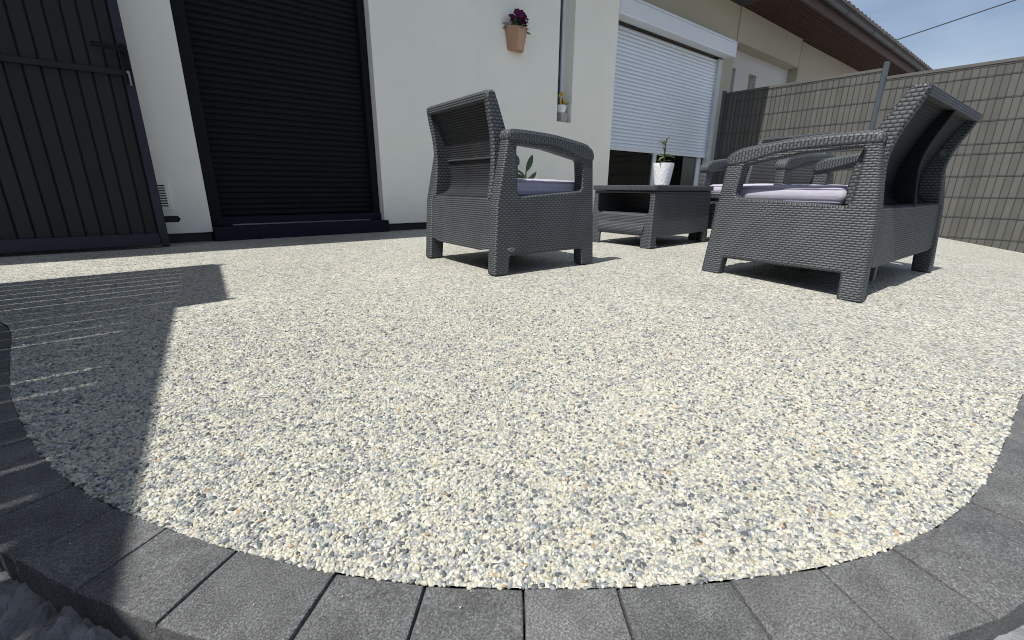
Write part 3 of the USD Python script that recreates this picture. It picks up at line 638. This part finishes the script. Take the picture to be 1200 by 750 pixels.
# ------------------------------------------------------------------ woven garden furniture
def seat_shell(root, W, D, lean, flean, Wb, xb, sofa=False):
    """Side panels, arms, rear and front panels, hollow back. Local x points forward, z up; the rear feet stand at x = -D/2."""
    r = -D/2; k = D/.70; fl = flean/.6
    def X(p): return [(r+a*k, b) for a, b in p]
    rl = -.024 if sofa else 0
    side = Polygon([(r-.002*(rl < 0), rl), (r+.085, rl), (r+.092, .088), (r+.60*k-.005, .088), (r+.605*k, 0), (r+D, 0), (r+D-.035, .53), (r+D-.05, .575),
                    (r+.40*k, .62), (r+flean+.02, .622), (r+flean, .615), (r+.022, .33)])
    hole = Polygon([(r+flean+.048, .585), (r+.33*k, .572), (r+D-.118, .53), (r+D-.105, .385), (r+flean+.055, .358)])
    side = side.difference(rounded(hole, .02))
    side = Polygon(rounded(Polygon(side.exterior), .006).exterior, [i.coords for i in side.interiors])
    arm = Polygon(arc([(r+flean-.008, .612), (r+flean+.004, .640), (r+flean+.06, .648), (r+.33*k, .643), (r+.45*k, .633), (r+.60*k, .612), (r+D-.062, .598)], 5).tolist()
                  + [(r+D-.040, .586), (r+D-.029, .568), (r+D-.026, .545), (r+D-.030, .530), (r+D-.06, .526)] + arc([(r+D-.13, .537), (r+.40*k, .580), (r+flean+.05, .592), (r+flean, .585)], 4).tolist()).buffer(0)
    for sgn in (1, -1):
        fn = lambda a, b, w: np.c_[a, sgn*(W/2-w-lean*b/.6), b]
        m, u = rprism(side, 0, .064, fn, .010); obj('side_panel', m, M['wicker'], root, smooth=True, uv=u)
        m, u = rprism(arm, -.004, .076, fn, .016, 3); obj('armrest', m, M['wicker_bold'], root, smooth=True, uv=u[:, ::-1].copy())
    wi = W/2-.05                                  # inside width at the floor
    def crossfn(x0):                              # a panel across the seat: a = y, b = z, w = forward depth
        return lambda a, b, w: np.c_[x0+w+.058*b, a*(1-lean*b/.6/(W/2)), b]
    rp = rounded(Polygon([(-wi, .118), (-wi+.03, .118), (-wi+.10, .106), (wi-.10, .106), (wi-.03, .118), (wi, .118), (wi, .352), (-wi, .352)]), .004)
    m, u = rprism(rp, .012, .035, crossfn(r), .003, 1); obj('rear_panel', m, M['wicker'], root, smooth=True, uv=u)
    fp = rounded(Polygon([(-wi, .100), (wi, .100), (wi, .355), (-wi, .355)]), .004)
    m, u = rprism(fp, 0, .03, lambda a, b, w: np.c_[r+D-.05-w-.03*b/.35, a*(1-lean*b/.6/(W/2)), b], .006, 1); obj('front_panel', m, M['wicker'], root, smooth=True, uv=u)
    wt = W/2-.05-lean*.6
    obj('seat_base', cbox(r+.14, r+D-.06, -wt, wt, .335, .356, .004), M['plastic'], root)
    # hollow leaning back
    hb_ = Wb/2
    plate = arc([(r+.034, .350), (r+.09, .360), (r+.128, .392), (r+.140, .45), (r+.128, .54), (r+.102+.2*xb, .63), (r+.070+.4*xb, .71), (r+.034+xb*.6, .775)], 5)
    fnb = lambda a, b, w: np.c_[a, w, b]
    m, u = sheet_sweep(plate, -hb_+.02, hb_-.02, fnb, .018); u = u[:, ::-1] if False else u
    # weave follows the sheet: u across, v along
    obj('back_plate', m, M['wicker_shaded' if sofa else 'wicker_dark'], root, smooth=True, uv=np.c_[m.vertices[:, 1], m.vertices[:, 2]])
    rear = arc([(r+.026, .345), (r+.042, .46), (r+.046, .55), (r+.036+xb*.3, .635), (r+.014+xb*.7, .72), (r+xb, .782)], 4)
    front = arc([(r+.050+xb*.7, .792), (r+.086+xb*.4, .715), (r+.119+xb*.2, .63), (r+.146, .54), (r+.158, .45), (r+.155, .36)], 4)
    bs = Polygon(np.vstack([rear, [(r+xb+.008, .796), (r+xb+.042, .800)], front]).tolist()).buffer(0)
    for sgn in (1, -1):
        m, u = rprism(bs, sgn*hb_, sgn*(hb_-.032), fnb, .008, 2); obj('back_side', m, M['wicker_bold'], root, smooth=True, uv=u)
    if sofa:
        rib = bs.intersection(Polygon(np.vstack([rear+[.006, 0], [(r+xb+.05, .79)], plate[::-1]]).tolist()).buffer(0).buffer(.004))
        rib = max(getattr(rib, 'geoms', [rib]), key=lambda g: g.area)
        m, u = rprism(rib, -.014, .014, fnb, .004, 1); obj('back_rib', m, M['wicker_shaded'], root, smooth=True, uv=u)
    cap = rounded(Polygon([(r+xb+.002, .758), (r+xb-.002, .79), (r+xb+.012, .801), (r+xb+.044, .803), (r+.054+xb*.7, .788), (r+.044+xb*.7, .765), (r+xb+.03, .762)]), .004)
    m, u = rprism(cap, -hb_+.01, hb_-.01, fnb, .004, 1); obj('back_cap', m, M['wicker'], root, smooth=True, uv=u)
    if not sofa: obj('back_lip', cbox(r+.112, r+.128, -hb_+.033, hb_-.033, .530, .540, .003), M['plastic'], root)

def cushion(lx, ly, h, name, label, loc, rz, group=None):
    c = thing(name, label, 'cushion', loc, rz, group)
    nx2, ny2 = 18, 18
    # rounded slab, puffed on top, with creases
    def se(n_): return np.linspace(-1, 1, n_)
    ring = []
    P2 = rounded(sbox(-lx/2, -ly/2, lx/2, ly/2), .035)
    lvl = [(0, .014), (.004, .004), (.014, 0), (h*.5, -.004), (h-.014, 0), (h-.004, .004), (h, .014)]
    mb = m3.Manifold.batch_hull([m3.Manifold.sphere(.5, 16).scale((.05, .05, h*.98)).translate((sx*(lx/2-.026), sy*(ly/2-.026), h/2)) for sx in (-1, 1) for sy in (-1, 1)]).refine_to_length(.014)
    mm = mb.to_mesh(); v = np.array(mm.vert_properties[:, :3], float)
    fx_, fy_ = 1-(2*np.abs(v[:, 0])/lx)**4, 1-(2*np.abs(v[:, 1])/ly)**4
    puff = np.clip(fx_, 0, 1)*np.clip(fy_, 0, 1)
    nz = meshkit.fbm(np.c_[v[:, :2]*11+loc[0]*5, v[:, 2:]*3], 4, 5)-.5+.5*(np.abs(meshkit.noise(np.c_[v[:, :2]*16+loc[1]*7, v[:, 2:]*0], 2)-.5)-.25)
    v[:, 2] += np.where(v[:, 2] > h*.6, .010*puff+.013*nz, 0)
    v[:, :2] *= 1+.02*np.sin(np.pi*np.clip(v[:, 2:]/h, 0, 1))
    obj('cover', trimesh.Trimesh(v, mm.tri_verts, process=False), M['lilac'], c, smooth=True)
    b = np.array(rounded(sbox(-lx/2+.006, -ly/2+.006, lx/2-.006, ly/2-.006), .024).exterior.coords)[:-1]
    for z in (.013, h-.010):
        obj('piping', tube(np.c_[b, np.full(len(b), z)+.003*np.sin(b[:, 0]*21+b[:, 1]*17)], .0038, 6, closed=True), M['piping'], c, smooth=True)
    return c

WA, DA = .715, .665
arm1 = thing('wicker_armchair', 'graphite wicker armchair seen from behind, left of the coffee table', 'armchair', (1.526, 1.962, .0015), -.026, 'graphite wicker seating')
seat_shell(arm1, WA, DA, .012, .085, .575, .012)
ov = Polygon([(math.cos(t)*.021, math.sin(t)*.0095) for t in np.linspace(0, 2*np.pi, 24, endpoint=False)]); ovi = Polygon([(math.cos(t)*.0175, math.sin(t)*.0065) for t in np.linspace(0, 2*np.pi, 24, endpoint=False)])
fnl = lambda a, b, w: np.c_[a-DA/2+.098, -WA/2+.012*.12/.6+w, b+.118]
bm_, _ = rprism(ov.difference(ovi), -.0035, .002, fnl, .0008, 1); bi_, _ = rprism(ovi, -.0018, .002, fnl, .0005, 1)
wd = meshkit.text_mesh('keter', .0072, .001); wd.apply_translation([-wd.bounds[:, 0].mean(), -wd.bounds[:, 1].mean(), 0]); vv = wd.vertices
wd = trimesh.Trimesh(np.c_[vv[:, 0]-DA/2+.098, -WA/2+.0024-.0028+vv[:, 2]*-1+.0008, vv[:, 1]+.118], wd.faces, process=False)
obj('badge', cat_([bm_, bi_, wd]), M['badge'], arm1)
p2 = (3.66, 1.535, gz(3.66, 1.535)+.003)
arm2 = copy_of(arm1, p2, 2.93, 'graphite wicker armchair facing us beyond the sofa, right of the coffee table', 'graphite wicker seating')
def lp(loc, rz, p): c, s_ = math.cos(rz), math.sin(rz); return (loc[0]+c*p[0]-s_*p[1], loc[1]+s_*p[0]+c*p[1], loc[2]+p[2])
cushion(.45, WA-.17, .078, 'seat_cushion', 'lilac seat cushion in the armchair left of the coffee table', lp((1.526, 1.962, .0015), -.026, (.055, 0, .357)), -.026)
cushion(.45, WA-.17, .078, 'seat_cushion', 'lilac seat cushion in the armchair facing us behind the sofa', lp(p2, 2.93, (.055, 0, .357)), 2.93)

WS, DS = 1.263, .703
ps = (2.83, .803, -.022)
sofa = thing('wicker_sofa', 'graphite wicker two-seat sofa seen from behind at the right', 'sofa', ps, 1.55, 'graphite wicker seating')
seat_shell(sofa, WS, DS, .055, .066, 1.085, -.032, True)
obj('centre_leg', cbox(.02, .14, -.02, .02, 0.0, .335, .004), M['plastic'], sofa)
obj('centre_leg', cbox(-.27, -.19, .13, .16, 0.0, .335, .004), M['plastic'], sofa)
cushion(.49, .49, .078, 'seat_cushion', 'lilac seat cushion on the sofa, nearer of its two, seen below the armrest', lp(ps, 1.55, (.065, .255, .357)), 1.55)
cushion(.49, .49, .078, 'seat_cushion', 'lilac seat cushion on the sofa, farther of its two, behind the other cushion', lp(ps, 1.55, (.065, -.255, .357)), 1.55)

# coffee table
TL, TW = .757, .547
pt = (3.0, 2.04, .001)
table = thing('coffee_table', 'low graphite wicker coffee table with an open shelf in its end', 'table', pt, 0.0)
tp = rounded(sbox(-TL/2-.004, -TW/2-.004, TL/2+.004, TW/2+.004), .02)
m, u = rprism(tp, .385, .420, lambda a, b, w: np.c_[a, b, w], .006, 2); obj('table_top', m, M['wicker'], table, smooth=True, uv=u)
tl = lambda b: 1-.02*b/.4
lg = .088
sd = Polygon([(-TL/2, 0), (-TL/2+lg*.75, 0), (-TL/2+lg*.8, .085), (-.12, .078), (.12, .078), (TL/2-lg*.8, .085), (TL/2-lg*.75, 0), (TL/2, 0), (TL/2, .384), (-TL/2, .384)])
for sgn in (1, -1):
    def fnt(a, b, w, sgn=sgn): return np.c_[a*(1-.035*b/.4), sgn*(TW/2-w-.010*b/.4+.012*np.sin(np.clip((b-.08)/.3, 0, 1)*np.pi)*(np.abs(a) < TL/2-.03)), b]
    m, u = rprism(rounded(sd, .005), 0, .03, fnt, .007, 2); obj('side_panel', m, M['wicker'], table, smooth=True, uv=u)
en = Polygon([(-TW/2+.004, 0), (-TW/2+lg, 0), (-TW/2+lg+.005, .20), (TW/2-lg-.005, .20), (TW/2-lg, 0), (TW/2-.004, 0), (TW/2-.010, .384), (-TW/2+.010, .384)])
op = rounded(sbox(-TW/2+.048, .225, TW/2-.048, .368), .022)
for sgn in (1, -1):
    fe = lambda a, b, w: np.c_[sgn*(TL/2*(1-.035*b/.4)-w), a, b]
    m, u = rprism(rounded(en.union(sbox(-TW/2+.012, .15, TW/2-.012, .25)).difference(op), .004), .001, .022, fe, .005, 1); obj('end_frame', m, M['wicker'], table, smooth=True, uv=u)
    sc = arc([(TL/2-.055, .232), (TL/2-.035, .205), (TL/2-.012, .165), (TL/2+.004, .125), (TL/2-.006, .095), (TL/2-.03, .083)], 5)
    m, u = sheet_sweep(sc, -TW/2+.07, TW/2-.07, lambda a, b, w: np.c_[sgn*a, w, b], .012); obj('scoop', m, M['wicker'], table, smooth=True, uv=np.c_[m.vertices[:, 1], m.vertices[:, 2]])
obj('shelf', cbox(-TL/2+.05, TL/2-.05, -TW/2+.035, TW/2-.035, .215, .228, .002), M['plastic'], table)

# ------------------------------------------------------------------ plants
def leaf(length, width, bend=.25, n=6, fold=.12):
    t = np.linspace(0, 1, n); w = width/2*np.sin(np.pi*np.clip(t*.93+.05, 0, 1))**.8
    x = t*length; z = -bend*length*t*t
    V = np.r_[np.c_[x, -w, z+fold*w], np.c_[x, 0*w, z], np.c_[x, w, z+fold*w]]
    Fc = []
    for i in range(n-1):
        Fc += [[i, i+1, n+i+1], [i, n+i+1, n+i], [n+i, n+i+1, 2*n+i+1], [n+i, 2*n+i+1, 2*n+i]]
    return trimesh.Trimesh(V, Fc, process=False)
def put(m, loc, az, el, roll=0):
    T = trimesh.transformations
    m = m.copy(); m.apply_transform(T.translation_matrix(loc)@T.rotation_matrix(az, [0, 0, 1])@T.rotation_matrix(-el, [0, 1, 0])@T.rotation_matrix(roll, [1, 0, 0])); return m
def hollow(prof_out, th, soil_z, n=32):
    o = np.array(prof_out); i = o[::-1].copy(); i[:, 0] -= th; i[-1, 1] += th
    i = i[i[:, 0] > 0]
    return lathe(np.vstack([[0, o[0, 1]], o, i, [0, i[-1, 1]]]), n)
r4 = np.random.default_rng(5)
# white pot on the table
pp = (7.32*S, 4.82*S, .4215)
pot = thing('potted_plant', 'small green plant in a dimpled white pot on the coffee table', 'plant', pp)
obj('pot', hollow([(.046, 0), (.052, .004), (.060, .05), (.068, .11), (.073, .148), (.072, .153)], .005, .13), M['dimple'], pot, smooth=40)
obj('soil', lathe([(0, .135), (.066, .135), (.066, .125), (0, .125)]), M['soil'], pot)
obj('stem', cat_([tube(arc([(0, 0, .12), (.004, .003, .18), (-.003, .002, .24), (.006, 0, .305)], 4), [.0055]*9+[.005, .0045, .004, .003], 7)]), M['stem'], pot, smooth=True)
for zz_, num, ln, el0 in ((.165, 3, .055, .3), (.20, 5, .085, .35), (.235, 4, .06, .5), (.27, 4, .055, .55), (.30, 4, .04, .9)):
    for a in range(num):
        obj('leaf', put(leaf(ln*r4.uniform(.8, 1.15), ln*.36, .35), (0, 0, zz_+r4.uniform(-.008, .008)), a*2*np.pi/num+r4.uniform(0, 1.2), el0+r4.uniform(-.25, .25), r4.uniform(-.4, .4)), (M['leaf'], M['leaf_pale'], M['leaf_b'])[int(r4.integers(3))], pot, smooth=True)
# plant against the wall, seen through the armchair
p3 = (8.02*S, 9.35*S, gz(8.02*S, 9.35*S)+.001)
pl = thing('potted_plant', 'broad leaved plant by the wall seen through the left armchair', 'plant', p3)
obj('pot', hollow([(.085, 0), (.095, .005), (.115, .16), (.125, .26), (.124, .27)], .007, .24), M['stone_grey'], pl, smooth=40)
obj('soil', lathe([(0, .245), (.115, .245), (.115, .235), (0, .235)]), M['soil'], pl)
obj('stem', tube(arc([(0, 0, .235), (-.02, 0, .36), (-.05, -.01, .46), (-.052, -.01, .56)], 4), .008, 7), M['stem'], pl, smooth=True)
for (az, el, ln, wd_, z_, x_) in ((.35, .85, .26, .062, .56, -.05), (.15, .7, .20, .045, .45, -.02), (2.6, .5, .16, .06, .47, -.045), (-1.9, .3, .15, .07, .45, -.04), (1.6, .6, .16, .06, .5, -.05), (.0, .15, .15, .075, .47, -.04)):
    obj('leaf', put(leaf(ln, wd_, .15), (x_, -.01, z_), az, el, .9), M['leaf'] if wd_ > .05 else M['leaf_b'], pl, smooth=True)
# wall pot with purple flowers
pw = (7.93*S, 9.9*S-.001, 4.32*S)
wp = thing('wall_flowerpot', 'terracotta half pot of dark purple flowers hung on the wall', 'flowerpot', pw)
nseg = 20
def half(prof):
    th = np.linspace(np.pi, 2*np.pi, nseg); V, Fc = [], []
    for rr, z_ in prof: V += np.c_[rr*np.cos(th), rr*.92*np.sin(th), np.full(nseg, z_)].tolist()
    for a in range(len(prof)-1):
        for i in range(nseg-1):
            Fc += [[a*nseg+i, a*nseg+i+1, (a+1)*nseg+i+1], [a*nseg+i, (a+1)*nseg+i+1, (a+1)*nseg+i]]
    return trimesh.Trimesh(V, Fc, process=False)
obj('pot', half([(.001, 0), (.088, 0), (.094, .005), (.112, .10), (.130, .19), (.133, .20), (.122, .20), (.116, .16)]), M['terracotta'], wp, smooth=40)
obj('soil', half([(.001, .172), (.118, .172)]), M['soil'], wp)
for i in range(26):
    a = r4.uniform(np.pi, 2*np.pi); rr = r4.uniform(.02, .10)
    obj('leaf', put(leaf(.07, .04, .4), (rr*np.cos(a), rr*.8*np.sin(a)-.01, .175+r4.uniform(0, .06)), a+r4.uniform(-.8, .8), r4.uniform(.1, .9), r4.uniform(-.6, .6)), M['leaf'] if i % 3 else M['leaf_b'], wp, smooth=True)
def flower(c, rad, nrm_az, nrm_el, mats, par, petals=5):
    ps_ = []
    for i in range(petals):
        lf = leaf(rad, rad*1.05, -.18, 5, .1)
        lf.apply_transform(trimesh.transformations.rotation_matrix(i*2*np.pi/petals, [0, 0, 1])); ps_.append(lf)
    f_ = cat_(ps_); T = trimesh.transformations
    f_.apply_transform(T.translation_matrix(c)@T.rotation_matrix(nrm_az, [0, 0, 1])@T.rotation_matrix(nrm_el, [0, 1, 0]))
    obj('flower', f_, mats, par, smooth=True)
for (fx_, fz_, nf) in ((-.085, .255, 5), (-.02, .315, 5), (.05, .325, 7), (.085, .285, 6), (.0, .265, 4), (.05, .25, 4)):
    for i in range(nf):
        flower((fx_+r4.normal(0, .022), -.06+r4.normal(0, .022), fz_+r4.normal(0, .02)), r4.uniform(.026, .036), -np.pi/2+r4.uniform(-.9, .9), r4.uniform(.5, 1.4), M['purple'] if r4.random() < .6 else M['purple_b'], wp)
# window niche: stone block, white bowl, yellow flowers
blk = thing('stone_block', 'small pale grey stone block standing in the slit window', 'block', (9.84*S, 10.07*S, 2.831*S))
bp = Polygon([(-.050, 0), (.040, 0), (.066, .102), (-.050, .102)])
m, u = rprism(bp, -.05, .05, lambda a, b, w: np.c_[a, w, b], .003, 1); obj('block', m, M['stone_grey'], blk, smooth=40)
bw_ = thing('flower_bowl', 'white bowl of yellow flowers on the stone block in the slit window', 'flowerpot', (9.80*S, 10.05*S, 2.831*S+.1025))
obj('bowl', hollow([(.036, 0), (.044, .004), (.058, .04), (.063, .078), (.062, .082)], .005, .06), M['white_pot'], bw_, smooth=40)
obj('soil', lathe([(0, .066), (.056, .066), (.056, .06), (0, .06)]), M['soil'], bw_)
for i in range(24):
    a = r4.uniform(0, 2*np.pi); obj('leaf', put(leaf(r4.uniform(.06, .12), .016, .25), (.02*np.cos(a), .02*np.sin(a), .068), a, r4.uniform(.5, 1.3), r4.uniform(-.5, .5)), M['leaf'] if i % 2 else M['leaf_b'], bw_, smooth=True)
for (fx_, fz_) in ((-.03, .19), (-.018, .205), (-.035, .175), (.005, .12), (.015, .13), (-.005, .105), (-.03, .10)):
    flower((fx_+r4.normal(0, .004), -.035+r4.normal(0, .008), fz_), .024, -np.pi/2+r4.uniform(-.6, .6), r4.uniform(.6, 1.4), M['yellow'], bw_, 6)

# ------------------------------------------------------------------ overhead cable
def px_dir(x, y):
    d = rt*(x-600)/F+up*(375-y)/F+fw; return d
d0, d1 = np.array([.945921, .23571951, .22286716]), np.array([.9616692, .11771535, .24765994])
c0 = np.array([0, 0, S])+d0*(8.4/d0[1])*S; c1 = np.array([0, 0, S])+d1*15.5
cd = c1-c0; c2 = c0+cd*1.8
pts = [c0+(c2-c0)*f-np.array([0, 0, .25*f*(1-f)*4*.0]) for f in np.linspace(0, 1, 12)]
obj('power_cable', tube(pts, .012, 6), M['cable'], None, 'thin black overhead cable crossing the sky from the roof', 'cable', smooth=True)
